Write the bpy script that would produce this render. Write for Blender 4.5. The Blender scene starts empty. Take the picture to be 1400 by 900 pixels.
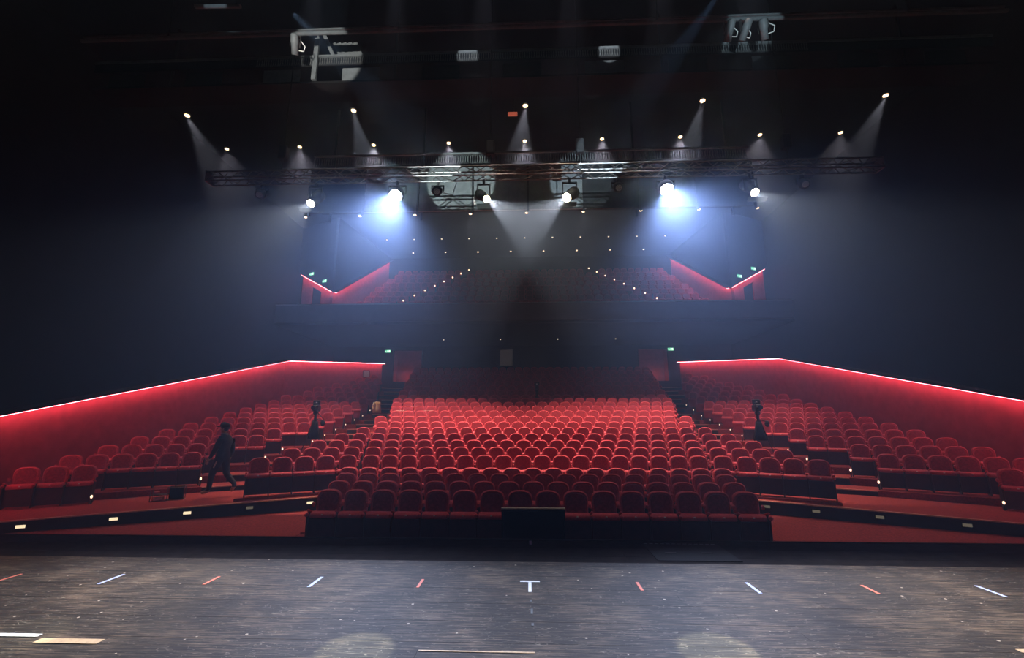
import bpy, bmesh, math, random
from mathutils import Vector, Matrix
R = math.radians
random.seed(7)
SC = bpy.context.scene
COL = SC.collection

# ------------------------------------------------------------------ camera, world, exposure
cam_d = bpy.data.cameras.new('camera')
cam_d.sensor_width = 36.0
cam_d.lens = 615.0 / 1400.0 * 36.0
cam_d.clip_start = 0.05
cam_d.clip_end = 200
cam = bpy.data.objects.new('camera', cam_d)
COL.objects.link(cam)
cam.location = (0, 0, 1.65)
cam.rotation_euler = (R(90 + 11.49), 0, R(2.2))
SC.camera = cam
w = bpy.data.worlds.new('world')
SC.world = w
w.use_nodes = True
w.node_tree.nodes['Background'].inputs[0].default_value = (0.9, 0.75, 0.6, 1)
w.node_tree.nodes['Background'].inputs[1].default_value = 0.0008
SC.view_settings.view_transform = 'Standard'
SC.view_settings.look = 'None'
SC.view_settings.gamma = 1
SC.view_settings.use_curve_mapping = False
SC.view_settings.exposure = 0.0
SC.cycles.volume_bounces = 0
SC.cycles.max_bounces = 6
SC.cycles.sample_clamp_indirect = 4

# light levels, all in one place
P_BLUE, P_WARM, P_MID = 10000, 2300, 3900
P_A, P_B, P_C = 8500, 5600, 400
P_WASH = 600
P_FRONT = 520
LED = 20.0
HAZE = 0.0075
LAMPS = True


# ------------------------------------------------------------------ materials
MATS = {}


def mat(name, col, rough=0.7, metal=0.0, noise=0.0, nscale=12.0, emit=None, strength=0.0, bump=0.0, spec=0.5, sheen=0.0):
    if name in MATS:
        return MATS[name]
    m = bpy.data.materials.new(name)
    m.use_nodes = True
    nt = m.node_tree
    b = nt.nodes['Principled BSDF']
    b.inputs['Base Color'].default_value = (*col, 1)
    b.inputs['Roughness'].default_value = rough
    b.inputs['Metallic'].default_value = metal
    b.inputs['Specular IOR Level'].default_value = spec
    if sheen:
        b.inputs['Sheen Weight'].default_value = sheen
        b.inputs['Sheen Tint'].default_value = (*[min(1, c * 1.6 + 0.02) for c in col], 1)
    if noise or bump:
        tc = nt.nodes.new('ShaderNodeTexCoord')
        n = nt.nodes.new('ShaderNodeTexNoise')
        n.inputs['Scale'].default_value = nscale
        n.inputs['Detail'].default_value = 4
        nt.links.new(tc.outputs['Object'], n.inputs['Vector'])
        if noise:
            r = nt.nodes.new('ShaderNodeValToRGB')
            r.color_ramp.elements[0].position = 0.3
            r.color_ramp.elements[1].position = 0.75
            r.color_ramp.elements[0].color = (*[max(0, c * (1 - noise)) for c in col], 1)
            r.color_ramp.elements[1].color = (*[min(1, c * (1 + noise)) for c in col], 1)
            nt.links.new(n.outputs['Fac'], r.inputs['Fac'])
            nt.links.new(r.outputs['Color'], b.inputs['Base Color'])
        if bump:
            bp = nt.nodes.new('ShaderNodeBump')
            bp.inputs['Strength'].default_value = bump
            bp.inputs['Distance'].default_value = 0.01
            nt.links.new(n.outputs['Fac'], bp.inputs['Height'])
            nt.links.new(bp.outputs['Normal'], b.inputs['Normal'])
    if emit is not None:
        b.inputs['Emission Color'].default_value = (*emit, 1)
        b.inputs['Emission Strength'].default_value = strength
    MATS[name] = m
    return m


def glow(name, col, strength, sample=False):
    m = mat(name, (0.02, 0.02, 0.02), 0.6, emit=col, strength=strength)
    if not sample:
        m.cycles.emission_sampling = 'NONE'
    return m


M_black = mat('black_paint', (0.009, 0.008, 0.008), 0.85, noise=0.3, nscale=3, spec=0.15)
M_ceil = mat('black_ceiling', (0.005, 0.0047, 0.0045), 0.95, noise=0.2, nscale=2, spec=0.1)
M_wall = mat('black_wall', (0.007, 0.0065, 0.007), 0.9, noise=0.3, nscale=2, spec=0.2)
M_redwall = mat('red_wall', (0.34, 0.06, 0.08), 0.8, noise=0.15, nscale=4, spec=0.2)
M_carpet = mat('red_carpet', (0.27, 0.038, 0.034), 0.95, noise=0.35, nscale=25, bump=0.3, spec=0.15)
M_riser = mat('dark_riser', (0.016, 0.010, 0.010), 0.7, noise=0.3, nscale=6)
M_edge = mat('pale_step_edge', (0.60, 0.32, 0.22), 0.5, noise=0.2, nscale=20)
M_seat = mat('red_seat_fabric', (0.50, 0.062, 0.078), 0.85, noise=0.2, nscale=30, spec=0.2, sheen=0.25)
M_pad = mat('shaded_red_pad_fabric', (0.34, 0.038, 0.052), 0.9, noise=0.3, nscale=20, spec=0.15, sheen=0.15)  # seat fabric made darker: shade on the pads put into the colour
M_panel = mat('dark_seat_panel', (0.040, 0.013, 0.010), 0.6, noise=0.3, nscale=8)
M_plate = mat('white_number_plate', (0.75, 0.7, 0.62), 0.4, noise=0.05)
M_metal = mat('grey_metal', (0.12, 0.115, 0.11), 0.38, 0.7, noise=0.2, nscale=9)
M_dmetal = mat('dark_metal', (0.014, 0.014, 0.015), 0.6, 0.0, noise=0.2, nscale=9, spec=0.2)
M_steel = mat('painted_steel', (0.13, 0.14, 0.145), 0.6, 0.0, noise=0.2, nscale=7)
M_rig = mat('rig_grey', (0.10, 0.11, 0.115), 0.7, noise=0.2, nscale=7, spec=0.2)
M_fascia = mat('balcony_fascia', (0.018, 0.016, 0.020), 0.7, noise=0.3, nscale=3)
M_white = mat('white_tape', (0.75, 0.74, 0.70), 0.6, noise=0.1, nscale=40)
M_tan = mat('tan_tape', (0.52, 0.36, 0.20), 0.6, noise=0.2, nscale=30)
M_blue = mat('blue_tape', (0.40, 0.47, 0.72), 0.6, noise=0.1, nscale=40)
M_red = mat('red_tape', (0.70, 0.16, 0.09), 0.6, noise=0.1, nscale=40)
M_led = glow('red_led', (1.0, 0.19, 0.235), LED, True)
M_ledb = glow('red_led_balcony', (1.0, 0.19, 0.21), LED * 0.7, True)
G_warm = glow('warm_lamp', (1.0, 0.66, 0.38), 4)
G_small = glow('small_warm_lamp', (1.0, 0.70, 0.45), 3)
G_dot = glow('step_lamp', (1.0, 0.62, 0.42), 2.5)
G_dotb = glow('balcony_step_lamp', (1.0, 0.50, 0.32), 6)
G_faint = glow('faint_warm_lamp', (1.0, 0.78, 0.6), 2.2)
G_step = glow('white_step_lamp', (1.0, 0.80, 0.52), 1.1)
G_stepd = glow('dim_step_lamp', (1.0, 0.85, 0.6), 0.10)
G_cold = glow('cold_beam_lens', (0.90, 0.95, 1.0), 120)
G_hot = glow('warm_beam_lens', (1.0, 0.78, 0.48), 60)
G_green = glow('exit_green', (0.10, 0.75, 0.40), 0.9)
G_exitw = glow('exit_white', (0.75, 1.0, 0.85), 1.6)
G_booth = glow('booth_pane', (0.60, 0.50, 0.46), 0.028)


def plank_mat():
    m = bpy.data.materials.new('stage_boards')
    m.use_nodes = True
    nt = m.node_tree
    b = nt.nodes['Principled BSDF']
    geo = nt.nodes.new('ShaderNodeNewGeometry')
    mp = nt.nodes.new('ShaderNodeMapping')
    mp.inputs['Scale'].default_value = (1.8, 34, 1)
    nt.links.new(geo.outputs['Position'], mp.inputs['Vector'])
    n1 = nt.nodes.new('ShaderNodeTexNoise')
    n1.inputs['Scale'].default_value = 1.6
    n1.inputs['Detail'].default_value = 8
    n1.inputs['Roughness'].default_value = 0.7
    nt.links.new(mp.outputs['Vector'], n1.inputs['Vector'])
    n2 = nt.nodes.new('ShaderNodeTexNoise')          # worn patches
    n2.inputs['Scale'].default_value = 1.3
    n2.inputs['Detail'].default_value = 6
    n2.inputs['Roughness'].default_value = 0.65
    nt.links.new(geo.outputs['Position'], n2.inputs['Vector'])
    oi = nt.nodes.new('ShaderNodeObjectInfo')
    mx = nt.nodes.new('ShaderNodeMath'); mx.operation = 'MULTIPLY'
    sf = nt.nodes.new('ShaderNodeMath'); sf.operation = 'MULTIPLY_ADD'; sf.inputs[1].default_value = 0.55; sf.inputs[2].default_value = 0.225
    nt.links.new(n2.outputs['Fac'], sf.inputs[0])
    nt.links.new(n1.outputs['Fac'], mx.inputs[0]); nt.links.new(sf.outputs[0], mx.inputs[1])
    ad = nt.nodes.new('ShaderNodeMath'); ad.operation = 'MULTIPLY_ADD'
    nt.links.new(oi.outputs['Random'], ad.inputs[0]); ad.inputs[1].default_value = 0.018
    nt.links.new(mx.outputs[0], ad.inputs[2])
    r = nt.nodes.new('ShaderNodeValToRGB')
    e = r.color_ramp.elements
    e[0].position, e[0].color = 0.17, (0.008, 0.006, 0.0045, 1)
    e[1].position, e[1].color = 0.37, (0.15, 0.105, 0.066, 1)
    k = e.new(0.26); k.color = (0.022, 0.016, 0.010, 1)
    nt.links.new(ad.outputs[0], r.inputs['Fac'])
    # scratches: thin bright lines and chips
    v = nt.nodes.new('ShaderNodeTexNoise')
    v.inputs['Scale'].default_value = 2.2; v.inputs['Detail'].default_value = 2
    v.inputs['Distortion'].default_value = 1.5
    mp2 = nt.nodes.new('ShaderNodeMapping'); mp2.inputs['Rotation'].default_value = (0, 0, 0.5)
    mp2.inputs['Scale'].default_value = (1, 7, 1)
    nt.links.new(geo.outputs['Position'], mp2.inputs['Vector']); nt.links.new(mp2.outputs['Vector'], v.inputs['Vector'])
    s = nt.nodes.new('ShaderNodeMath'); s.operation = 'COMPARE'; s.inputs[1].default_value = 0.5; s.inputs[2].default_value = 0.0045
    nt.links.new(v.outputs['Fac'], s.inputs[0])
    ch = nt.nodes.new('ShaderNodeTexVoronoi'); ch.inputs['Scale'].default_value = 5.0
    nt.links.new(geo.outputs['Position'], ch.inputs['Vector'])
    c2 = nt.nodes.new('ShaderNodeMath'); c2.operation = 'LESS_THAN'; c2.inputs[1].default_value = 0.06
    nt.links.new(ch.outputs['Distance'], c2.inputs[0])
    c3 = nt.nodes.new('ShaderNodeMath'); c3.operation = 'MAXIMUM'
    s2 = nt.nodes.new('ShaderNodeMath'); s2.operation = 'MULTIPLY'; s2.inputs[1].default_value = 0.35
    nt.links.new(s.outputs[0], s2.inputs[0])
    nt.links.new(s2.outputs[0], c3.inputs[0]); nt.links.new(c2.outputs[0], c3.inputs[1])
    mix = nt.nodes.new('ShaderNodeMix'); mix.data_type = 'RGBA'
    nt.links.new(c3.outputs[0], mix.inputs[0]); nt.links.new(r.outputs['Color'], mix.inputs[6])
    mix.inputs[7].default_value = (0.42, 0.36, 0.28, 1)
    nt.links.new(mix.outputs[2], b.inputs['Base Color'])
    rr = nt.nodes.new('ShaderNodeMapRange')
    rr.inputs['To Min'].default_value = 0.74; rr.inputs['To Max'].default_value = 0.50
    b.inputs['Specular IOR Level'].default_value = 0.20
    nt.links.new(n1.outputs['Fac'], rr.inputs['Value'])
    nt.links.new(rr.outputs[0], b.inputs['Roughness'])
    bp = nt.nodes.new('ShaderNodeBump'); bp.inputs['Strength'].default_value = 0.25; bp.inputs['Distance'].default_value = 0.004
    nt.links.new(n1.outputs['Fac'], bp.inputs['Height']); nt.links.new(bp.outputs['Normal'], b.inputs['Normal'])
    return m


M_plank = plank_mat()
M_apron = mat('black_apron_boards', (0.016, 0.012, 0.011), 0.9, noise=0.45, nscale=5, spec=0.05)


# ------------------------------------------------------------------ helpers
class MB:
    """collects simple shapes into one mesh"""

    def __init__(self):
        self.v, self.f = [], []

    def add(self, vs, fs):
        o = len(self.v)
        self.v += [tuple(p) for p in vs]
        self.f += [tuple(i + o for i in f) for f in fs]
        return self

    def box(self, c, s, rot=None):
        x, y, z = s[0] / 2, s[1] / 2, s[2] / 2
        vs = [Vector((i * x, j * y, k * z)) for i in (-1, 1) for j in (-1, 1) for k in (-1, 1)]
        if rot is not None:
            vs = [rot @ p for p in vs]
        vs = [p + Vector(c) for p in vs]
        return self.add(vs, [(0, 1, 3, 2), (4, 6, 7, 5), (0, 4, 5, 1), (2, 3, 7, 6), (0, 2, 6, 4), (1, 5, 7, 3)])

    def rbox(self, c, s, b=0.02, rot=None):
        """box with chamfered edges"""
        x, y, z = s[0] / 2, s[1] / 2, s[2] / 2
        vs, idx = [], {}
        for i in (-1, 1):
            for j in (-1, 1):
                for k in (-1, 1):
                    for a in range(3):
                        p = [i * x, j * y, k * z]
                        for q in range(3):
                            if q != a:
                                p[q] -= (i, j, k)[q] * b
                        idx[(i, j, k, a)] = len(vs)
                        vs.append(Vector(p))
        fs = []
        for a in range(3):
            q, r_ = (a + 1) % 3, (a + 2) % 3
            for s_ in (-1, 1):
                ring = []
                for (m, n) in ((-1, -1), (1, -1), (1, 1), (-1, 1)):
                    t = [0, 0, 0]; t[a] = s_; t[q] = m; t[r_] = n
                    ring.append(idx[(*t, a)])
                fs.append(ring if s_ > 0 else ring[::-1])
        for a in range(3):          # edges parallel to axis a
            q, r_ = (a + 1) % 3, (a + 2) % 3
            for m in (-1, 1):
                for n in (-1, 1):
                    t0 = [0, 0, 0]; t0[a] = -1; t0[q] = m; t0[r_] = n
                    t1 = list(t0); t1[a] = 1
                    f = [idx[(*t0, q)], idx[(*t1, q)], idx[(*t1, r_)], idx[(*t0, r_)]]
                    fs.append(f if m * n < 0 else f[::-1])
        for i in (-1, 1):
            for j in (-1, 1):
                for k in (-1, 1):
                    f = [idx[(i, j, k, 0)], idx[(i, j, k, 1)], idx[(i, j, k, 2)]]
                    fs.append(f if i * j * k > 0 else f[::-1])
        if rot is not None:
            vs = [rot @ p for p in vs]
        return self.add([p + Vector(c) for p in vs], fs)

    def tube(self, a, b, r0, r1=None, n=8, caps=True):
        a, b = Vector(a), Vector(b)
        r1 = r0 if r1 is None else r1
        d = (b - a).normalized()
        u = d.orthogonal().normalized()
        v = d.cross(u)
        vs = []
        for c, r in ((a, r0), (b, r1)):
            for i in range(n):
                t = 2 * math.pi * i / n
                vs.append(c + (u * math.cos(t) + v * math.sin(t)) * r)
        fs = [(i, (i + 1) % n, n + (i + 1) % n, n + i) for i in range(n)]
        if caps:
            fs += [tuple(range(n))[::-1], tuple(range(n, 2 * n))]
        return self.add(vs, fs)

    def path(self, pts, r, n=6):
        for p, q in zip(pts, pts[1:]):
            self.tube(p, q, r, n=n)
        return self

    def rings(self, rings, cap0=True, cap1=True):
        n = len(rings[0])
        vs = [p for rg in rings for p in rg]
        fs = []
        for k in range(len(rings) - 1):
            for i in range(n):
                fs.append((k * n + i, k * n + (i + 1) % n, (k + 1) * n + (i + 1) % n, (k + 1) * n + i))
        if cap0:
            fs.append(tuple(range(n))[::-1])
        if cap1:
            fs.append(tuple(range((len(rings) - 1) * n, len(rings) * n)))
        return self.add(vs, fs)

    def ball(self, c, r, n=10, m=6, s=(1, 1, 1)):
        rg = []
        for k in range(m + 1):
            t = math.pi * (0.02 + 0.96 * k / m)
            rg.append([Vector(c) + Vector((math.cos(2 * math.pi * i / n) * math.sin(t) * r * s[0],
                       math.sin(2 * math.pi * i / n) * math.sin(t) * r * s[1], -math.cos(t) * r * s[2])) for i in range(n)])
        return self.rings(rg)

    def prism(self, pts, z0, z1):
        """pts: plan outline; z1 may be a list (one height a point)"""
        n = len(pts)
        zt = z1 if isinstance(z1, (list, tuple)) else [z1] * n
        area = sum(pts[i][0] * pts[(i + 1) % n][1] - pts[(i + 1) % n][0] * pts[i][1] for i in range(n))
        if area < 0:
            pts, zt = pts[::-1], zt[::-1]
        vs = [(x, y, z0) for x, y in pts] + [(x, y, z) for (x, y), z in zip(pts, zt)]
        fs = [(i, (i + 1) % n, n + (i + 1) % n, n + i) for i in range(n)] + [tuple(range(n))[::-1], tuple(range(n, 2 * n))]
        return self.add(vs, fs)

    def mesh(self, name, m, smooth=False):
        me = bpy.data.meshes.new(name)
        me.from_pydata(self.v, [], self.f)
        bm = bmesh.new(); bm.from_mesh(me)
        bmesh.ops.recalc_face_normals(bm, faces=bm.faces)
        bm.to_mesh(me); bm.free()
        for x in (m if isinstance(m, (list, tuple)) else [m]):
            me.materials.append(x)
        if smooth:
            for p in me.polygons:
                p.use_smooth = True
        me.update()
        return me

    def obj(self, name, m, parent=None, smooth=False, loc=None):
        return link(name, self.mesh(name, m, smooth), parent, loc)


def link(name, data, parent=None, loc=None):
    o = bpy.data.objects.new(name, data)
    COL.objects.link(o)
    if parent is not None:
        o.parent = parent
    if loc is not None:
        o.location = loc
    return o


def tag(o, label=None, cat=None, group=None, kind=None):
    if label: o['label'] = label
    if cat: o['category'] = cat
    if group: o['group'] = group
    if kind: o['kind'] = kind
    return o


def thing(name, label, cat, loc=(0, 0, 0), rz=0.0, group=None):
    o = bpy.data.objects.new(name, None)
    COL.objects.link(o)
    o.location = loc
    o.rotation_euler = (0, 0, rz)
    o.empty_display_size = 0.1
    return tag(o, label, cat, group)


def struct(o):
    o['kind'] = 'structure'
    return o


def copy_tree(o, parent=None):
    c = o.copy()
    COL.objects.link(c)
    c.parent = parent
    for ch in CH.get(o.name, ()):
        copy_tree(ch, c)
    return c


CH = {}


def register(o):
    """remember the children of a thing for copying"""
    for ob in COL.objects:
        if ob.parent is not None:
            CH.setdefault(ob.parent.name, [])
            if ob not in CH[ob.parent.name]:
                CH[ob.parent.name].append(ob)


def lamp(name, kind, loc, target, energy, color, parent=None, size=0.02, cone=None, blend=0.15, soft=True):
    if not LAMPS:
        return
    d = bpy.data.lights.new(name, kind)
    d.energy = energy
    d.color = color
    if kind == 'SPOT':
        d.spot_size = cone
        d.spot_blend = blend
    if kind in ('SPOT', 'POINT'):
        d.shadow_soft_size = size
    o = bpy.data.objects.new(name, d)
    COL.objects.link(o)
    if parent is not None:
        o.parent = parent
        o.matrix_parent_inverse = parent.matrix_world.inverted() if False else Matrix.Translation(-Vector(parent.location))
    o.location = loc
    if target is not None:
        o.rotation_euler = (Vector(target) - Vector(loc)).to_track_quat('-Z', 'Y').to_euler()
    return o


ORD = ['zeroth', 'first', 'second', 'third', 'fourth', 'fifth', 'sixth', 'seventh', 'eighth', 'ninth', 'tenth', 'eleventh', 'twelfth',
       'thirteenth', 'fourteenth', 'fifteenth', 'sixteenth', 'seventeenth', 'eighteenth', 'nineteenth', 'twentieth', 'twenty-first',
       'twenty-second', 'twenty-third', 'twenty-fourth', 'twenty-fifth', 'twenty-sixth', 'twenty-seventh', 'twenty-eighth',
       'twenty-ninth', 'thirtieth']

# ------------------------------------------------------------------ the room
WX = 12.9          # red side walls
UX = 14.5          # black upper side walls
BY = 32.4          # back wall
CZ = 13.8          # ceiling


def WALLTOP(y):
    return 1.79 + (y - 10.67) * 0.2345 if y < 23.2 else 4.73 + (y - 23.2) * 0.108


struct(MB().box((0, 13.0, CZ + 0.1), (2 * UX + 1, 42, 0.2)).obj('ceiling', M_ceil))
struct(MB().box((-UX - 0.15, 13.0, 6.5), (0.3, 42, 15)).obj('wall_left', M_wall))
struct(MB().box((UX + 0.15, 13.0, 6.5), (0.3, 42, 15)).obj('wall_right', M_wall))

# back wall under and above the balcony, with two door openings and a booth opening
wb = MB()
DX0, DX1, DTOP = 7.8, 9.98, 6.72
BX0, BX1, BZ0, BZ1 = -2.15, -1.17, 5.50, 6.72
y0 = BY + 0.15
for (x0, x1, z0, z1) in ((-UX, -DX1, 0, 14), (-DX0, BX0, 0, 14), (BX1, DX0, 0, 14), (DX1, UX, 0, 14),
                         (-DX1, -DX0, DTOP, 14), (DX0, DX1, DTOP, 14), (-DX1, -DX0, 0, 4.4), (DX0, DX1, 0, 4.4),
                         (BX0, BX1, 0, BZ0), (BX0, BX1, BZ1, 14)):
    wb.box(((x0 + x1) / 2, y0, (z0 + z1) / 2), (x1 - x0, 0.3, z1 - z0))
struct(wb.obj('wall_back', M_wall))
for n, s in ((1, -1), (2, 1)):
    d = MB().box((s * (DX0 + DX1) / 2, BY + 1.6, 5.4), (2.6, 0.1, 3.2)).box((s * (DX1 + 0.15), BY + 0.95, 5.4), (0.1, 1.4, 3.2)) \
        .box((s * (DX0 - 0.15), BY + 0.95, 5.4), (0.1, 1.4, 3.2)).box((s * (DX0 + DX1) / 2, BY + 0.95, 4.35), (2.6, 1.4, 0.1)) \
        .box((s * (DX0 + DX1) / 2, BY + 0.95, 7.0), (2.6, 1.4, 0.1)).obj('door_%d' % n, M_redwall)
    struct(d)
    fr = MB()
    for x in (DX0, DX1):
        fr.box((s * x, BY - 0.02, (4.4 + DTOP) / 2), (0.08, 0.06, DTOP - 4.4))
    fr.box((s * (DX0 + DX1) / 2, BY - 0.02, DTOP), (DX1 - DX0, 0.06, 0.08)).obj('door_frame', M_black, d)
    lamp('lobby_light', 'POINT', (s * 9.3, BY + 1.0, 4.9), None, 5.5, (1.0, 0.42, 0.36), d, size=0.1)
wn = MB()
for z in (BZ0, BZ1):
    wn.box(((BX0 + BX1) / 2, BY - 0.03, z), (BX1 - BX0 + 0.1, 0.1, 0.07))
for x in (BX0, BX1):
    wn.box((x, BY - 0.03, (BZ0 + BZ1) / 2), (0.07, 0.1, BZ1 - BZ0))
wn = struct(wn.obj('window_1', M_black))
MB().box(((BX0 + BX1) / 2, BY + 0.05, (BZ0 + BZ1) / 2), (BX1 - BX0, 0.03, BZ1 - BZ0)).obj('pane', G_booth, wn)

# red side walls with a coping that hides a strip lamp
for side, s in (('left', -1), ('right', 1)):
    o = MB()
    plan = [(s * WX, 3.0), (s * WX, 23.2), (s * 10.75, BY)]
    for (a, b) in zip(plan, plan[1:]):
        dx, dy = b[0] - a[0], b[1] - a[1]
        L = math.hypot(dx, dy)
        nx, ny = s * abs(dy) / L * 0.2, abs(dx) / L * 0.2
        o.prism([a, b, (b[0] + nx, b[1] + ny), (a[0] + nx, a[1] + ny)], -1.2,
                [WALLTOP(a[1]), WALLTOP(b[1]), WALLTOP(b[1]), WALLTOP(a[1])])
    rw = struct(o.obj('wall_side_' + side, M_redwall))
    cop, led = MB(), MB()
    for (a, b) in zip(plan, plan[1:]):
        A = Vector((a[0], a[1], WALLTOP(a[1]))); B = Vector((b[0], b[1], WALLTOP(b[1])))
        inn = Vector((-s * abs(b[1] - a[1]), -abs(b[0] - a[0]), 0)).normalized()
        up = Vector((0, 0, 1))
        def beam(mb, d0, d1, h0, h1):
            rg = []
            for P in (A, B):
                rg.append([P + inn * d0 + up * h0, P + inn * d1 + up * h0, P + inn * d1 + up * h1, P + inn * d0 + up * h1])
            mb.rings(rg)
        beam(cop, -0.2, 0.25, 0.0, 0.07)
        beam(led, 0.12, 0.22, -0.015, 0.0)
    struct(cop.obj('trim_1' if s < 0 else 'trim_2', M_black))
    led.obj('strip_lamp', M_led, rw)

# ------------------------------------------------------------------ floors and tiers
PHI = R(30)
CT, ST = math.cos(PHI), math.sin(PHI)
HS = 0.95                                   # height of a seat
PITCH = 0.54
CX = 0.07
ROWS = [  # y, top z, straight seats, kink seats a side, wing seats a side
    (9.27, 0.31, 16, 0, 0), (10.36, 0.34, 17, 0, 0), (11.44, 0.385, 18, 0, 0), (12.25, 0.44, 19, 0, 0),
    (13.14, 0.69, 18, 1, 4), (14.08, 0.86, 19, 1, 3), (15.07, 1.03, 20, 1, 2), (16.09, 1.21, 21, 1, 1), (17.15, 1.40, 22, 1, 0),
    (18.15, 1.605, 23, 0, 0), (19.1, 1.83, 22, 1, 0), (20.0, 2.07, 23, 0, 0), (20.9, 2.30, 24, 0, 0), (21.85, 2.52, 25, 0, 0),
    (22.85, 2.75, 26, 0, 0)]
for i in range(8):
    ROWS.append((23.85 + i * 0.98, 2.98 + 0.32 * i, 26 + (i + 1) // 2 * 1, 0, 0))

floor = struct(MB().box((0, 9.5, -1.15), (2 * UX, 13, 1.0)).obj('floor', M_carpet))
SEATS = []          # (x, y, z, rz, row key, first-in-row flag)


def wing_pts(xe, y, kink, nw, s):
    """centres of the kink seat and wing seats beyond the straight end xe"""
    out = []
    x, yy = xe, y
    if kink:
        x = xe + s * 0.66; yy = y - 0.02
        out.append((x, yy, -s * R(12)))
        if nw:
            x += s * 0.53; yy -= 0.26
            out.append((x, yy, -s * PHI))
            for k in range(nw - 1):
                x += s * PITCH * CT; yy -= PITCH * ST
                out.append((x, yy, -s * PHI))
    return out


for r, (y, zt, n, kink, nw) in enumerate(ROWS):
    fz = zt - HS
    xs = [CX + PITCH * (i - (n - 1) / 2) for i in range(n)]
    row = [(x, y, 0.0) for x in xs]
    L = wing_pts(xs[0], y, kink, nw, -1)
    Rr = wing_pts(xs[-1], y, kink, nw, 1)
    row = L[::-1] + row + Rr
    for i, (x, yy, a) in enumerate(row):
        SEATS.append(dict(x=x, y=yy, z=fz, a=a, block='c', row=r + 1, i=i, n=len(row)))
    # tier
    F = 0.42 if nw else 0.60
    if nw:
        e = row[-1]
        xe = abs(xs[-1]) + 0.45
        ex, ey = e[0] + 0.36 * CT, e[1] - 0.36 * ST
        fx, fy = ex - F * ST, ey - F * CT
        half = [(xe - 0.1, y - F), (fx, fy), (ex + 0.55 * ST, ey + 0.55 * CT), (min(ex + 2.2 * ST, 8.0), ey + 2.2 * CT)]
        pts = [(-p[0] + 2 * CX, p[1]) for p in half[::-1]] + half
        pts = [(-half[3][0], y + 2.0), ] + [(-p[0], p[1]) for p in half[::-1]] + half + [(half[3][0], y + 2.0)]
    else:
        hw = (abs(row[-1][0]) + 0.36) if r < 9 else (7.25 if r < 15 else 7.3 + (r - 15) * 0.13)
        if r == 8:
            hw = 7.0
        pts = [(-hw, y - F), (hw, y - F), (hw, y + 2.2), (-hw, y + 2.2)]
    if r > 0:
        MB().prism(pts, -1.3 if r > 3 else -0.9, fz).obj('seating_tier', M_carpet, floor)
        # nosing with a paler edge along the front of the tier
        if r >= 4 and not nw:
            MB().box((0, y - F - 0.005, fz - 0.02), (2 * hw, 0.03, 0.04)).obj('tier_nosing', M_panel, floor)

# outer blocks: rows turned by 30 degrees
YK = [11.12 + 1.055 * k for k in range(20)]
ENDS = [3, 6, 6, 7, 7, 8, 8, 8, 8, 8, 7, 7, 6, 6, 5, 5, 4, 4]


def outer_z(k):
    return -0.43 + 0.21 * k if k <= 10 else -0.43 + 2.1 + 0.30 * (k - 10)


def aisle_x(y):      # outer edge of the aisle
    if y < 18.7: return 9.85 - (y - 13.8) * 0.24
    if y < 24: return 8.68
    return 8.68 + (y - 24) * 0.235


OUT_END = []
for k in range(18):
    z = outer_z(k)
    # first seat at the wall
    l0 = 0.0
    pts = []
    for j in range(14):
        l = 0.0 + j * PITCH
        x, y = 12.4 - l * CT, YK[k] + l * ST
        wx = 12.4 if y < 23.0 else 12.4 - (y - 23.0) * 0.235
        if x > wx + 0.05 or y > BY - 0.6:
            continue
        if k <= 9:
            if j >= ENDS[k]: break
        elif x < aisle_x(y) + 0.05:
            break
        pts.append((x, y))
    if not pts:
        continue
    for s in (-1, 1):
        for i, (x, y) in enumerate(pts[::-1]):      # counted from the aisle
            SEATS.append(dict(x=s * x, y=y, z=z, a=-s * PHI, block='l' if s < 0 else 'r', row=k + 1, i=i, n=len(pts)))
    ex, ey = pts[-1]
    OUT_END.append((k, ex, ey, z))
    for s in (-1, 1):
        a = (13.2, YK[k] - 0.8 * ST - 0.62 * CT)
        a = (12.4 + 0.9 * CT + 0.62 * ST * 0 - 0.62 * ST, YK[k] - 0.9 * ST - 0.62 * CT)
        far = ((12.4 - ex) / CT + (2.9 if k < 9 else 2.2))
        b = (a[0] - (far + 0.9) * CT, a[1] + (far + 0.9) * ST)
        if b[0] < 6.9:
            t = (a[0] - 6.9) / (a[0] - b[0]); b = (6.9, a[1] + (b[1] - a[1]) * t)
        c = (b[0] + 1.3 * ST, b[1] + 1.3 * CT); d = (a[0] + 1.3 * ST, a[1] + 1.3 * CT)
        if b[1] > BY:
            b = (b[0], BY); 
        MB().prism([(s * p[0], min(p[1], BY)) for p in (a, b, c, d)], -1.3, z).obj('seating_tier', M_carpet, floor)
        # dark riser and paler nosing of the step across the aisle
        u0 = (12.4 - ex) / CT + 0.4
        p0 = Vector((12.4 - u0 * CT - 0.63 * ST, YK[k] + u0 * ST - 0.63 * CT)); p1 = Vector(b)
        if (p1 - p0).length > 0.3 and p1.x < p0.x:
            rot = Matrix.Rotation(s * -PHI, 3, 'Z')
            m = (p0 + p1) / 2
            Ln = (p1 - p0).length
            off = Vector((-ST, -CT)) * 0.012
            MB().box((s * (m.x + off.x), m.y + off.y, z - 0.115), (Ln, 0.016, 0.17), rot).obj('riser', M_riser, floor)
            MB().box((s * (m.x + off.x), m.y + off.y, z - 0.012), (Ln, 0.04, 0.026), rot).obj('nosing', M_edge, floor)

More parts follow.
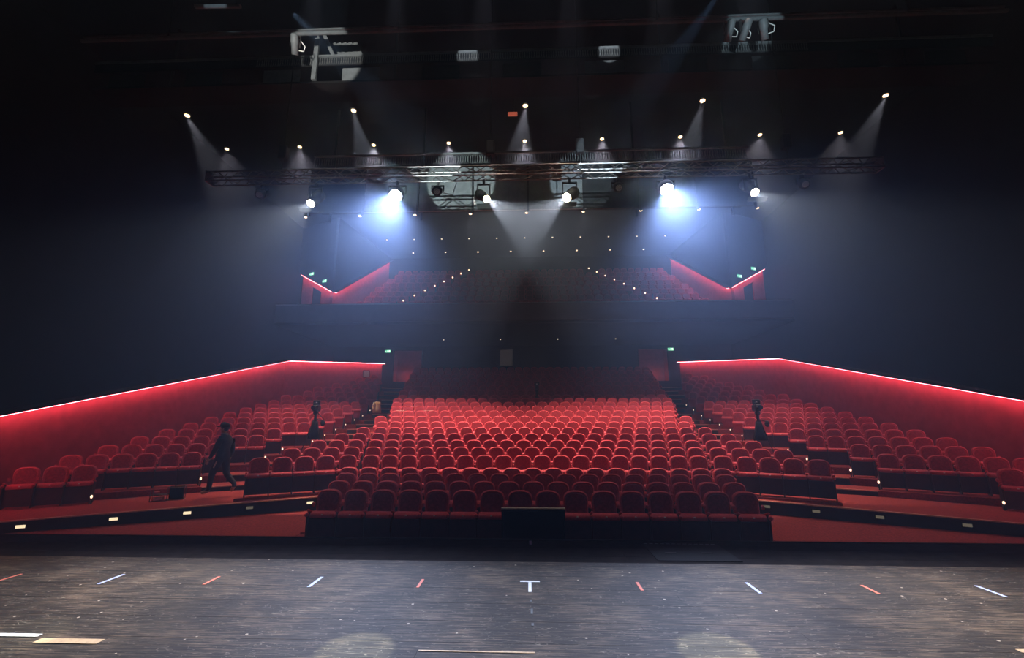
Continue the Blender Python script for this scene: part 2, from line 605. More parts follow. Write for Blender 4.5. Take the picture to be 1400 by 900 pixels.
# the low platform with a black riser in front of the side blocks
PLZ = -0.42
for s in (-1, 1):
    a, b = (5.3, 12.25), (12.9, 8.5)
    ZA, ZB = -0.29, -0.43
    MB().prism([(s * a[0], a[1]), (s * b[0], b[1]), (s * 12.9, 12.5), (s * 5.3, 14.2)], -1.2, [ZA, ZB, ZB, ZA]).obj('platform', M_carpet, floor)
    MB().prism([(s * 4.75, 9.2), (s * 13.5, 7.0), (s * 13.5, 9.2), (s * 5.3, 13.4), (s * 4.75, 13.4)], -1.2, [-0.645, -0.645, -0.645, -0.60, -0.60]).obj('floor_ramp', M_carpet, floor)
    d = Vector((b[0] - a[0], b[1] - a[1])); L = d.length; d.normalize()
    nrm = Vector((-abs(d.y), -abs(d.x)))
    m = Vector(((a[0] + b[0]) / 2, (a[1] + b[1]) / 2)) + nrm * 0.02
    ang = -s * math.atan2(abs(d.y), abs(d.x))
    rot = Matrix.Rotation(ang, 3, 'Z')
    def strip(name, m_, d0, d1, h0, h1):
        n3 = Vector((s * nrm.x, nrm.y, 0)).normalized()
        rg = []
        for P, z in ((a, ZA), (b, ZB)):
            X = Vector((s * P[0], P[1], z))
            rg.append([X + n3 * d0 + Vector((0, 0, h0)), X + n3 * d1 + Vector((0, 0, h0)), X + n3 * d1 + Vector((0, 0, h1)), X + n3 * d0 + Vector((0, 0, h1))])
        MB().rings(rg).obj(name, m_, floor)
    strip('platform_riser', M_riser, 0.0, 0.02, -0.5, -0.02)
    strip('platform_nosing', M_edge, -0.02, 0.035, -0.022, 0.004)
    # lamps set in the riser
    fr = (0.05, 0.21, 0.36, 0.52, 0.70) if s < 0 else (0.07, 0.19, 0.33, 0.50)
    for i, t in enumerate(fr):
        p = Vector((a[0], a[1])) + d * (t * L) + nrm * 0.03
        lit = s < 0 and i != 1
        lab = ('%s white step lamp in the black platform riser, %s from the centre block' % ('glowing' if lit else 'dim', ORD[i + 1])) \
            if s < 0 else 'faint step lamp in the black riser of the right platform, %s from the centre block' % ORD[i + 1]
        o = thing('step_light', lab, 'step light', (s * p.x, p.y, ZA + (ZB - ZA) * t - 0.13), ang, 'step lights in the platform risers')
        MB().box((0, 0, 0), (0.20, 0.012, 0.10)).obj('housing', M_dmetal, o)
        MB().box((0, -0.01, 0), (0.15, 0.014, 0.06)).obj('lens', G_step if lit else G_stepd, o)

# ------------------------------------------------------------------ stage
stage = struct(MB().box((0, 0.38, -0.53), (40, 12.9, 1.0)).obj('floor_stage', M_black))
BW = 0.125
pl = {}
yy = 6.80
row = 0
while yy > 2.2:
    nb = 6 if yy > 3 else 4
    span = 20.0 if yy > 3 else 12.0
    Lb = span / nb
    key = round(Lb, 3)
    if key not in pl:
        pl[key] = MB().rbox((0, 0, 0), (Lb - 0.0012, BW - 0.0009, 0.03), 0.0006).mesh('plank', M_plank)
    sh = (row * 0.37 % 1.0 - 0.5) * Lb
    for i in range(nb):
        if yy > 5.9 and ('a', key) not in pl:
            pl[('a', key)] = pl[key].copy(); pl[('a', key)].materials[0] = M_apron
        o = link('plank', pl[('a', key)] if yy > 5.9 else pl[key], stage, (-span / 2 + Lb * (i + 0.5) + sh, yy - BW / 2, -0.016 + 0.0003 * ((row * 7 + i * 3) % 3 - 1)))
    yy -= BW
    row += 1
MB().box((0, -2.35, -0.017), (30, 2 * (yy + 2.35), 0.03)).obj('stage_boards', M_plank, stage)
for s in (-1, 1):
    MB().box((s * 13.6, 3.9, -0.017), (8.6, 5.85, 0.03)).obj('stage_boards', M_plank, stage)
MB().box((0, 6.845, -0.03), (40, 0.05, 0.062)).obj('stage_nosing', M_black, stage)

TP = [(-5.57, 'r'), (-4.44, 'b'), (-3.35, 'r'), (-2.24, 'b'), (-1.14, 'r'), (1.10, 'r'), (2.23, 'b'), (3.37, 'r'), (4.52, 'b')]
nr = {'r': 0, 'b': 0}
for x, c in TP:
    nr[c] += 1
    cn = 'red' if c == 'r' else 'pale blue'
    wd = 0.03 if c == 'r' else 0.034
    o = MB().rbox((0, 0, 0), (wd, 0.30 if c == 'b' else 0.24, 0.003), 0.001).obj('floor_tape', M_red if c == 'r' else M_blue, loc=(x, 5.03, 0.003))
    tag(o, 'short %s tape mark on the stage boards, %s %s one from the left' % (cn, ORD[nr[c]], cn), 'tape', 'coloured tape marks in a row')
o = thing('centre_mark', 'white T-shaped tape mark at the middle of the stage boards', 'tape', (-0.01, 5.0, 0.002))
MB().rbox((0, 0.13, 0), (0.205, 0.04, 0.003), 0.001).obj('cross_bar', M_white, o)
MB().rbox((0.0, -0.03, 0), (0.032, 0.27, 0.003), 0.001).obj('upright_bar', M_white, o)
tag(MB().rbox((0, 0, 0), (0.035, 0.20, 0.003), 0.001).obj('floor_tape', M_blue, loc=(0.0, 6.65, 0.003)), 'tiny pale blue tape mark at the stage edge below the black screen', 'tape')
tag(MB().rbox((0, 0, 0), (0.50, 0.075, 0.003), 0.001).obj('floor_tape', M_tan, loc=(-3.52, 3.70, 0.003)), 'wide tan tape strip on the boards near the left stage corner', 'tape')
tag(MB().rbox((0, 0, 0), (0.48, 0.045, 0.003), 0.001).obj('floor_tape', M_white, loc=(-4.08, 3.78, 0.0025)), 'long white tape strip beside the tan strip on the boards', 'tape')
tag(MB().rbox((0, 0, 0), (0.50, 0.05, 0.003), 0.001).obj('floor_tape', M_tan, loc=(3.80, 3.82, 0.003)), 'tan tape strip on the boards near the right stage corner', 'tape')
for i, (y, l) in enumerate(((4.62, 0.05), (4.38, 0.11), (4.12, 0.05))):
    tag(MB().rbox((0, 0, 0), (0.02, l, 0.002), 0.0008).obj('tape_scrap', M_rig, loc=(0.0 + 0.006 * i, y, 0.002)), 'tiny worn tape scrap on the boards below the white T, %s from it' % ORD[i + 1], 'tape', 'worn tape scraps')
tag(MB().rbox((0, 0, 0), (0.85, 0.018, 0.002), 0.0008).obj('floor_tape', M_tan, loc=(-0.40, 3.66, 0.0025)), 'thin pale tape line across the boards at the lower centre', 'tape')
h = thing('floor_hatch', 'dark square hatch lid flush in the stage boards near the edge', 'hatch', (2.02, 6.26, 0.0))
MB().rbox((0, 0, 0.004), (1.0, 0.75, 0.008), 0.003).obj('lid', M_black, h)
for i in range(13):
    MB().box((-0.46 + i * 0.075, 0.38, 0.005), (0.05, 0.012, 0.006)).obj('edge_dash', M_steel, h)
for x in (-0.25, 0.2):
    MB().box((x, -0.05, 0.009), (0.14, 0.04, 0.004)).obj('lifting_ring', M_dmetal, h)

# ------------------------------------------------------------------ theatre seats
def arch(hw, z0, z1, y, inset=0.0, n=14, dip=0.0):
    """outline of a backrest at depth y, arched at the top, from lower left round to lower right"""
    pts = []
    hw -= inset; z1 -= inset; z0 += inset * 0.6
    rr = 0.165
    for i in range(n + 1):
        t = math.pi - math.pi * i / n
        c, s_ = math.cos(t), math.sin(t)
        x = hw * math.copysign(abs(c) ** 0.70, c)
        z = z1 - rr + rr * abs(s_) ** 0.80
        pts.append(Vector((x, y, z)))
    pts.append(Vector((hw * 0.98, y - 0.035, z0)))
    pts.append(Vector((-hw * 0.98, y - 0.035, z0)))
    return pts


def back_shell():
    mb = MB()
    mb.rings([arch(0.238, 0.36, 0.95, -0.030, 0.045), arch(0.238, 0.36, 0.95, -0.040, 0.018), arch(0.238, 0.36, 0.95, -0.015, 0.0),
              arch(0.238, 0.36, 0.95, 0.045, 0.004), arch(0.238, 0.36, 0.95, 0.065, 0.03)])
    return mb


def back_pad():
    mb = MB()
    mb.rings([arch(0.238, 0.36, 0.95, -0.026, 0.05), arch(0.238, 0.36, 0.95, -0.042, 0.056), arch(0.238, 0.36, 0.95, -0.046, 0.10)])
    return mb


def cushion():
    """tip-up seat, folded: the padded front edge is uppermost, the back of the pan faces the stage"""
    mb = MB()
    rg = []
    for (z, y0, y1, hw) in ((0.10, -0.10, -0.20, 0.22), (0.30, -0.10, -0.235, 0.238), (0.445, -0.10, -0.245, 0.242), (0.47, -0.095, -0.285, 0.246),
                            (0.515, -0.09, -0.285, 0.247), (0.545, -0.095, -0.265, 0.244), (0.565, -0.12, -0.225, 0.236)):
        b = 0.02
        rg.append([Vector((-hw + b, y1, z)), Vector((hw - b, y1, z)), Vector((hw, y1 + b, z)), Vector((hw, y0 - b, z)),
                   Vector((hw - b, y0, z)), Vector((-hw + b, y0, z)), Vector((-hw, y0 - b, z)), Vector((-hw, y1 + b, z))])
    mb.rings(rg)
    return mb


def arm(x):
    mb = MB()
    mb.rbox((x, -0.345, 0.535), (0.062, 0.10, 0.075), 0.022)
    mb.rbox((x, -0.215, 0.575), (0.050, 0.20, 0.045), 0.014, Matrix.Rotation(R(-20), 3, 'X'))
    mb.rbox((x, -0.09, 0.675), (0.052, 0.08, 0.085), 0.018)
    return mb


ME = dict(
    back=back_shell().mesh('backrest', M_seat, True), pad=back_pad().mesh('back_pad', M_pad, True),
    cush=cushion().mesh('seat_cushion', M_seat, True), plate=MB().rbox((0, -0.283, 0.522), (0.034, 0.012, 0.022), 0.003).mesh('number_plate', M_plate),
    panel=MB().rbox((0, -0.262, 0.255), (0.53, 0.03, 0.40), 0.008).mesh('front_panel', M_panel),
    armr=arm(PITCH / 2).mesh('armrest', M_seat), arml=arm(-PITCH / 2).mesh('armrest', M_seat),
    sider=MB().rbox((PITCH / 2, -0.20, 0.29), (0.03, 0.26, 0.56), 0.008).mesh('side_panel', M_panel),
    sidel=MB().rbox((-PITCH / 2, -0.20, 0.29), (0.03, 0.26, 0.56), 0.008).mesh('side_panel', M_panel))
for me in (ME['back'], ME['pad'], ME['cush']):
    me.set_sharp_from_angle(angle=R(50)) if hasattr(me, 'set_sharp_from_angle') else None

PROTO = {}


def make_seat(both):
    o = bpy.data.objects.new('theatre_seat', None)
    COL.objects.link(o)
    b = link('backrest', ME['back'], o); link('back_pad', ME['pad'], b)
    c = link('seat_cushion', ME['cush'], o); link('number_plate', ME['plate'], c)
    link('front_panel', ME['panel'], o)
    link('armrest', ME['armr'], o); link('side_panel', ME['sider'], o)
    if both:
        link('armrest', ME['arml'], o); link('side_panel', ME['sidel'], o)
    return o


used = {}


def place_seat(both):
    if both not in PROTO:
        PROTO[both] = make_seat(both)
        register(None)
        return PROTO[both]
    return copy_tree(PROTO[both])


near = [s for s in SEATS if (s['block'] == 'c' and s['row'] <= 9) or (s['block'] != 'c' and s['row'] <= 7)]
far = [s for s in SEATS if not any(s is q for q in near)]
for s in near:
    first = s['i'] == 0
    # the seat nearest the viewer's left end of a row, and any seat that turns, closes the row with a second armrest
    both = (s['i'] == s['n'] - 1) if s['block'] == 'l' else first
    o = place_seat(both)
    o.location = (s['x'], s['y'], s['z'])
    o.rotation_euler = (0, 0, s['a'])
    if s['block'] == 'c':
        lab = 'red theatre seat, %s from the left in the %s row of the centre block' % (ORD[s['i'] + 1], ORD[s['row']])
        grp = 'red theatre seats in the centre block'
    else:
        sd = 'left' if s['block'] == 'l' else 'right'
        lab = 'red theatre seat, %s from the aisle, %s row of the %s side block' % (ORD[s['i'] + 1], ORD[s['row']], sd)
        grp = 'red theatre seats in the %s side block' % sd
    tag(o, lab, 'seat', grp)

# ------------------------------------------------------------------ balcony
bal = MB().box((0, 24.62, 7.62), (2 * UX, 0.24, 1.0)).obj('balcony', M_fascia)
struct(bal)
MB().box((0, 24.50, 8.14), (2 * UX, 0.10, 0.05)).obj('balcony_rail', M_steel, bal)
MB().box((0, 28.5, 7.06), (2 * UX, 7.8, 0.16)).obj('soffit', M_wall, bal)
NB = 9
for i in range(NB):
    y = 25.75 + i * 0.82
    z = 7.35 + i * 0.56
    MB().box((0, (y - 0.6 + BY) / 2, z / 2 + 3.55), (2 * (11.35 - 0.1 * i), BY - y + 0.6, z - 7.1)).obj('balcony_tier', M_carpet, bal)
    n = int((2 * (11.0 - 0.115 * i)) / PITCH)
    ax = 8.4 - i * 0.46
    for j in range(n):
        x = CX + (j - (n - 1) / 2) * PITCH
        if abs(abs(x) - ax) < 0.5:
            continue
        far.append(dict(x=x, y=y, z=z, a=0, block='b', row=i, i=j, n=n))
    for s in (-1, 1):
        o = MB().ball((0, 0, 0), 0.045, 8, 4).obj('step_light', G_dotb, loc=(s * (ax - 0.22), y - 0.05, z + 0.97))
        tag(o, 'tiny orange balcony step lamp on the %s aisle, %s from the front' % ('left' if s < 0 else 'right', ORD[i + 1]), 'step light', 'balcony step lights')
for side, s in (('left', -1), ('right', 1)):
    # red side wall rising with the tiers, strip lamp under its cap
    A, B = Vector((s * 11.48, 25.0, 9.0)), Vector((s * 10.5, 32.0, 13.55))
    th = Vector((s * 0.15, 0, 0)); up = Vector((0, 0, 1))
    o = MB().rings([[Vector((P.x, P.y, 7.1)), Vector((P.x, P.y, 7.1)) + th, P + th, P] for P in (A, B)]).obj('wall_balcony_' + side, M_redwall)
    struct(o)
    def rail(mb, P, Q, d0, d1, h0, h1, inn):
        mb.rings([[X + inn * d0 + up * h0, X + inn * d1 + up * h0, X + inn * d1 + up * h1, X + inn * d0 + up * h1] for X in (P, Q)])
    inn = Vector((-s, 0, 0))
    m = MB(); rail(m, A, B, -0.15, 0.30, 0.0, 0.06, inn); m.obj('coping', M_black, o)
    m = MB(); rail(m, A, B, 0.12, 0.26, -0.02, 0.0, inn); m.obj('strip_lamp', M_ledb, o)
    # entry wall beside it, with a dark doorway
    Cc = Vector((s * 14.0, 26.25, 10.45))
    lo = 8.25
    def at(t): return A.lerp(Cc, t)
    e = MB()
    for (t0, t1, drop) in ((0.0, 0.36, 0.0), (0.66, 1.0, 0.0)):
        P, Q = at(t0), at(t1)
        e.rings([[Vector((X.x, X.y, lo)), Vector((X.x, X.y + 0.12, lo)), X + Vector((0, 0.12, 0)), X] for X in (P, Q)])
    P, Q = at(0.36), at(0.66)
    e.rings([[X + Vector((0, 0, -0.35)), X + Vector((0, 0.12, -0.35)), X + Vector((0, 0.12, 0)), X] for X in (P, Q)])
    e = struct(e.obj('wall_entry_' + side, M_redwall))
    inn = Vector((0, -1, 0))
    m = MB(); rail(m, A, Cc, -0.12, 0.30, 0.0, 0.06, inn); m.obj('coping', M_black, e)
    m = MB(); rail(m, A, Cc, 0.12, 0.26, -0.02, 0.0, inn); m.obj('strip_lamp', M_ledb, e)
    m = MB(); m.box((s * 12.75, 27.4, 9.0), (2.4, 0.1, 3.0)).obj('entry_back', M_black, e)
    # black wall above, which carries the exit signs
    u = MB()
    De = A.lerp(Cc, (14.5 - 11.48) / (14.0 - 11.48))
    u.rings([[X + Vector((0, 0.14, 0.06)), X + Vector((0, 0.3, 0.06)), Vector((X.x, X.y + 0.3, CZ)), Vector((X.x, X.y + 0.14, CZ))] for X in (A, De)])
    B2 = A.lerp(B, 1.05)
    u.rings([[Vector((X.x + s * 0.02, X.y + 0.14, zz)), Vector((X.x + s * 0.14, X.y + 0.14, zz)), Vector((X.x + s * 0.14, X.y + 0.14, CZ)), Vector((X.x + s * 0.02, X.y + 0.14, CZ))] for X, zz in ((A, A.z + 0.06), (B2, min(B2.z + 0.06, CZ - 0.01)))])
    struct(u.obj('wall_upper_' + side, M_wall))


def exit_sign(label, loc, rz=0.0, sc=1.0):
    o = thing('exit_sign', label, 'sign', loc, rz, 'green exit signs')
    MB().rbox((0, 0.03, 0), (0.46 * sc, 0.06, 0.24 * sc), 0.01).obj('housing', M_dmetal, o)
    f = MB().box((0, -0.006, 0), (0.42 * sc, 0.012, 0.20 * sc)).obj('face', G_green, o)
    p = MB()                                                     # running figure, doorway and arrow
    def bx(x, z, w_, h_, a=0): p.box((x * sc, -0.014, z * sc), (w_ * sc, 0.006, h_ * sc), Matrix.Rotation(a, 3, 'Y'))
    bx(0.12, 0, 0.10, 0.16)
    bx(-0.03, 0.065, 0.03, 0.03); bx(-0.03, 0.015, 0.03, 0.07, 0.25); bx(-0.065, -0.045, 0.025, 0.07, 0.7); bx(0.01, -0.045, 0.025, 0.07, -0.4)
    bx(-0.15, 0, 0.09, 0.025); bx(-0.185, 0.018, 0.05, 0.02, -0.7); bx(-0.185, -0.018, 0.05, 0.02, 0.7)
    p.obj('pictogram', G_exitw, f)
    return o


exit_sign('green exit sign beside the left red doorway under the balcony', (-10.37, BY - 0.07, 6.62))
exit_sign('green exit sign beside the right red doorway under the balcony', (10.15, BY - 0.07, 6.66))
for s, nm in ((-1, 'left'), (1, 'right')):
    for t, dz, wh in ((0.30, 0.42, 'lower'), (0.74, 0.42, 'upper')):
        P = Vector((s * 11.48, 25.0, 9.0)).lerp(Vector((s * 14.0, 26.25, 10.45)), t)
        exit_sign('%s green exit sign above the %s balcony entry wall' % (wh, nm), (P.x, P.y + 0.07, P.z + dz), math.atan2(1.25, s * 2.52) if s > 0 else math.atan2(-1.25, 2.52), 0.9)

# the seats beyond the nearest three hundred, one mesh
big_v, big_f, big_m = [], [], []
parts = [(ME['back'], 0), (ME['pad'], 1), (ME['cush'], 0), (ME['armr'], 0), (ME['sider'], 2)]
plist = []
for me, mi in parts:
    plist.append(([v.co.copy() for v in me.vertices], [tuple(p.vertices) for p in me.polygons], mi))
for s in far:
    rot = Matrix.Rotation(s['a'], 4, 'Z'); T = Matrix.Translation((s['x'], s['y'], s['z'])) @ rot
    for vs, fs, mi in plist:
        o_ = len(big_v)
        big_v += [tuple(T @ v) for v in vs]
        big_f += [tuple(i + o_ for i in f) for f in fs]
        big_m += [mi] * len(fs)
me = bpy.data.meshes.new('theatre_seat_rows')
me.from_pydata(big_v, [], big_f)
for m_ in (M_seat, M_pad, M_panel):
    me.materials.append(m_)
me.polygons.foreach_set('material_index', big_m)
me.polygons.foreach_set('use_smooth', [True] * len(big_f))
if hasattr(me, 'set_sharp_from_angle'):
    me.set_sharp_from_angle(angle=R(50))
me.update()
tag(link('theatre_seat_rows', me), 'dim red theatre seats in far rows under and on the balcony', 'seat', None, 'stuff')

# row-end lamps along the aisles
for (k, ex, ey, z) in OUT_END[:13]:
    for s in (-1, 1):
        u = Vector((ex - 0.33 * CT - 0.40 * ST, ey + 0.33 * ST - 0.40 * CT))
        o = thing('aisle_light', 'tiny glowing lamp on the aisle end of %s side block row %s' % ('left' if s < 0 else 'right', ORD[k + 1]), 'aisle light',
                  (s * u.x, u.y, z), -s * PHI, 'row end aisle lights')
        MB().rbox((0, 0, 0.12), (0.03, 0.07, 0.24), 0.008).obj('bracket', M_dmetal, o)
        MB().ball((0, -0.045, 0.21), 0.026 if k < 6 else 0.018, 8, 5, (1, 0.7, 1.5)).obj('lens', G_dot, o)

# ------------------------------------------------------------------ overhead: truss, lamps, bridges, downlights
TY, TZ = 10.9, 7.99
tr = thing('lighting_truss', 'long grey box truss hung across the hall above the front rows', 'truss', (0.2, TY, TZ))
X0, X1 = -8.9, 8.9
for yy in (-0.14, 0.14):
    for zz in (0.0, 0.26):
        MB().tube((X0, yy, zz), (X1, yy, zz), 0.022, n=8).obj('chord', M_metal, tr)
nb = 56
dx = (X1 - X0) / nb
dm = {}
def brace(key, p, q):
    if key not in dm:
        dm[key] = MB().tube(p, q, 0.012, n=5).mesh('brace', M_metal)
    return dm[key]
for i in range(nb):
    zig = i % 2
    x = X0 + i * dx
    for yy in (-0.14, 0.14):
        o = link('brace', brace(('v', zig), (0, 0, 0.26 * zig), (dx, 0, 0.26 * (1 - zig))), tr, (x, yy, 0))
    for zz in (0.0, 0.26):
        o = link('brace', brace(('h', zig), (0, -0.14 + 0.28 * zig, 0), (dx, 0.14 - 0.28 * zig, 0)), tr, (x, 0, zz))
for x in (X0 + 0.02, X1 - 0.02):
    MB().rbox((x, 0, 0.13), (0.03, 0.33, 0.31), 0.008).obj('end_plate', M_metal, tr)
for x in (-6.9, -1.2, 1.2, 6.6):
    MB().tube((x, 0, 0.26), (x, 0, CZ - TZ - 0.002), 0.014, n=6).obj('hoist_chain', M_dmetal, tr)
    MB().rbox((x, 0, 0.85), (0.22, 0.22, 0.4), 0.03).obj('hoist_motor', M_dmetal, tr)


def fixture(name, label, p, target, body, gl, r, door=None, group=None):
    """stage lantern hung under the truss: p lens centre, aimed at target"""
    o = thing(name, label, 'stage light', p, 0, group)
    d = (Vector(target) - Vector(p)).normalized()
    q = d.to_track_quat('-Z', 'Y').to_matrix()
    b = MB()
    if body == 'head':
        rg = []
        for (t, rr) in ((0.0, r + 0.03), (0.05, r + 0.05), (0.22, r + 0.05), (0.36, r * 0.8), (0.40, r * 0.5)):
            rg.append([Vector((math.cos(a) * rr, math.sin(a) * rr, t)) for a in [2 * math.pi * i / 14 for i in range(14)]])
        b.rings([[q @ v for v in g] for g in rg])
    else:
        rg = []
        for (t, rr) in ((0.0, r + 0.02), (0.30, r + 0.02), (0.34, r + 0.05), (0.55, r + 0.05), (0.60, r * 0.6)):
            rg.append([Vector((math.cos(a) * rr, math.sin(a) * rr, t)) for a in [2 * math.pi * i / 12 for i in range(12)]])
        b.rings([[q @ v for v in g] for g in rg])
    b = b.obj('body', M_dmetal, o, True)
    c = q @ Vector((0, 0, 0.22))
    y = MB()
    top = TZ - p[2] - 0.02
    for sx in (-1, 1):
        y.box((c.x + sx * (r + 0.075), c.y, (c.z + top - 0.12) / 2), (0.025, 0.05, top - 0.12 - c.z + 0.06))
    y.box((c.x, c.y, top - 0.10), (2 * r + 0.18, 0.05, 0.03))
    y.obj('yoke', M_dmetal, o)
    MB().rbox((c.x, c.y, top - 0.03), (0.06, 0.09, 0.14), 0.01).obj('clamp', M_dmetal, o)
    ln = MB()
    ring = [q @ Vector((math.cos(a) * r, math.sin(a) * r, -0.012)) for a in [2 * math.pi * i / 20 for i in range(20)]]
    ring2 = [q @ Vector((math.cos(a) * r, math.sin(a) * r, 0.01)) for a in [2 * math.pi * i / 20 for i in range(20)]]
    ln.rings([ring, ring2])
    ln.obj('lens', gl, o)
    if door is not None:        # lower shutter: cuts the beam along a straight line across the stage
        yc = door
        tgt = Vector((0, yc - p[1], -p[2])).normalized()
        e = tgt * 0.24
        bk = Vector((0, tgt.z, -tgt.y))        # away from the beam
        if bk.z > 0: bk = -bk
        s = MB()
        c0 = e; c1 = e + bk * 0.13
        s.rings([[Vector((-0.24, v.y, v.z)) + Vector((0, 0, t)) for t in (0,)] + [Vector((0.24, v.y, v.z))] + [Vector((0.24, v.y + 0.006, v.z - 0.004)), Vector((-0.24, v.y + 0.006, v.z - 0.004))] for v in (c0, c1)])
        s.obj('barn_door', M_dmetal, o)
    return o, d


COLD = (0.54, 0.65, 1.0)
WARM = (1.0, 0.86, 0.70)
E_CUT = 5.75
for (p, t, al, gl, r, pw, colr, lab, kd) in (
    ((-3.52, 10.9, 7.51), (-2.9, 4.2, 0), 24, G_cold, 0.16, P_BLUE, COLD, 'dazzling cold white beam lamp under the truss, left of the middle', 'head'),
    ((3.62, 10.9, 7.53), (2.9, 4.2, 0), 24, G_cold, 0.16, P_BLUE, COLD, 'dazzling cold white beam lamp under the truss, right of the middle', 'head'),
    ((-5.80, 10.9, 7.34), (-7.0, 5.0, 0), 26, G_hot, 0.10, P_WARM, WARM, 'warm spotlight near the left end of the truss', 'tube'),
    ((5.85, 10.9, 7.42), (7.0, 5.0, 0), 26, G_hot, 0.10, P_WARM, WARM, 'warm spotlight near the right end of the truss', 'tube'),
    ((-1.09, 10.9, 7.37), (4.0, 3.0, 0), 13, G_hot, 0.09, P_MID, WARM, 'warm spotlight left of the truss centre, beam turned inward', 'tube'),
    ((1.02, 10.9, 7.37), (-4.0, 3.0, 0), 13, G_hot, 0.11, P_MID, WARM, 'warm spotlight right of the truss centre, beam turned inward', 'tube')):
    o, d = fixture('beam_light' if kd == 'head' else 'spotlight', lab, p, t, kd, gl, r, E_CUT)
    lp = Vector(p) + d * 0.03
    lamp('beam', 'SPOT', lp, Vector(lp) + d, pw, colr, o, 0.012, R(2 * al), 1.0 if kd == 'head' else 0.5)
for i, (x, y, z) in enumerate(((-7.24, 10.9, 7.62), (-2.42, 10.9, 7.62), (2.38, 10.9, 7.62), (7.15, 10.9, 7.62))):
    o, d = fixture('par_light', 'unlit round lamp with dotted lens under the truss, %s from the left' % ORD[i + 1], (x, y, z), (x * 0.6, 1.0, 1.0), 'head', M_steel, 0.085, None, 'unlit lamps under the truss')
    q = d.to_track_quat('-Z', 'Y').to_matrix()
    dots = MB()
    for ring, cnt in ((0.0, 1), (0.033, 6), (0.064, 12)):
        for a in range(cnt):
            t = 2 * math.pi * a / cnt
            dots.ball(q @ Vector((math.cos(t) * ring, math.sin(t) * ring, -0.015)), 0.011, 6, 3)
    tag(dots.obj('diode_cluster', M_white, o), kind='stuff')

# ceiling downlights
def row_lights(n, x0, x1, y0, y1, r, gl, nm, z=CZ, tilt=0):
    out = []
    for i in range(n):
        t = i / (n - 1)
        x, y = x0 + (x1 - x0) * t, y0 + (y1 - y0) * t
        o = thing('ceiling_light', 'warm downlight, %s from the left in the %s' % (ORD[i + 1], nm), 'ceiling light', (x, y, z), 0, 'warm ceiling downlights')
        ring = MB()
        a_ = [2 * math.pi * k / 14 for k in range(14)]
        ring.rings([[Vector((math.cos(a) * rr, math.sin(a) * rr, zz)) for a in a_] for rr, zz in ((r * 1.35, 0.0), (r * 1.35, -0.05), (r * 1.05, -0.05), (r * 1.0, -0.01))], True, True)
        ring.obj('housing', M_black, o)
        MB().rings([[Vector((math.cos(a) * r * 0.95, math.sin(a) * r * 0.95, zz)) for a in a_] for zz in (-0.045, -0.07)]).obj('lens', gl, o)
        out.append((o, x, y, z))
    return out


A_ = row_lights(5, -13.75, 13.6, 15.6, 15.5, 0.10, G_warm, 'row of five nearest the stage')
B_ = row_lights(9, -13.66, 13.42, 17.9, 17.75, 0.085, G_warm, 'row of nine above the truss')
C_ = row_lights(9, -13.5, 13.33, 24.92, 24.75, 0.09, G_small, 'row of nine below the truss')
D_ = row_lights(11, -9.65, 9.15, 28.55, 28.6, 0.05, G_faint, 'row of eleven over the balcony')
E_ = row_lights(8, -8.48, 8.31, 31.06, 31.0, 0.06, G_small, 'rearmost row of eight over the balcony')
S_ = row_lights(4, -5.7, 5.7, 29.4, 29.4, 0.035, G_faint, 'row of four under the balcony', 6.98)
tg = [(-7.9, 20.5), (-4.3, 20.2), (-1.6, 16.2), (3.6, 20.2), (8.0, 20.5)]
for (o, x, y, z), t in zip(A_, tg):
    lamp('beam', 'SPOT', (x, y, z - 0.09), (t[0], t[1], 1), P_A, (1.0, 0.78, 0.66), o, 0.05, R(34), 0.6)
for i, (o, x, y, z) in enumerate(B_):
    lamp('beam', 'SPOT', (x, y, z - 0.09), (x * 0.62, y - 2.0, 0), P_B * (0.2 if i in (0, 8) else 0.5 if i in (1, 7) else 1.0), (1.0, 0.74, 0.64), o, 0.08, R(62), 0.8)
for i, (o, x, y, z) in enumerate(C_):
    lamp('beam', 'SPOT', (x, y, z - 0.09), (x * 0.75, y - 5.5, 1), P_C, (1.0, 0.74, 0.64), o, 0.08, R(50), 0.8)

# lighting bridges under the ceiling
def mesh_strip(mb, x0, x1, y, z0, z1, step):
    nx = int((x1 - x0) / step)
    for i in range(nx):
        x = x0 + i * step
        mb.add([(x, y, z0), (x + 0.012, y, z0), (x + step * 0.55 + 0.012, y, z1), (x + step * 0.55, y, z1)], [(0, 1, 2, 3)])
        mb.add([(x + step * 0.55, y - 0.004, z0), (x + step * 0.55 + 0.012, y - 0.004, z0), (x + 0.012, y - 0.004, z1), (x, y - 0.004, z1)], [(0, 1, 2, 3)])
    return mb


b1 = thing('lighting_bridge', 'black catwalk nearest the stage with pale mesh guard, spanning the ceiling', 'catwalk', (0, 11.2, 11.9))
MB().box((0, 0.35, -0.62), (26, 0.8, 0.06)).obj('deck', M_black, b1)
MB().box((0, 0, 0.30), (26, 0.05, 0.06)).obj('guard_rail', M_steel, b1)
tag(mesh_strip(MB(), -8, 8, -0.01, 0.0, 0.27, 0.07).obj('mesh_guard', M_steel, b1), kind='stuff')
MB().box((0, 0.03, 0.13), (26, 0.02, 0.28)).obj('guard_backing', M_black, b1)
for i in range(11):
    MB().box((-11.7 + 2.35 * i - 0.19, 0.0, -0.37), (1.1, 0.03, 0.45)).obj('toe_panel', M_steel if i in (2, 3, 6) else M_dmetal, b1)
MB().box((-6.2, -0.06, 0.15), (0.13, 0.08, 1.40)).obj('post', M_steel, b1)
MB().box((-5.90, 0.02, 0.72), (0.10, 0.07, 0.85), Matrix.Rotation(R(-24), 3, 'Y')).obj('diagonal_strut', M_steel, b1)
MB().box((-6.22, 0.02, 0.95), (0.05, 0.05, 0.42), Matrix.Rotation(R(-12), 3, 'Y')).obj('short_strut', M_steel, b1)
cs = MB()
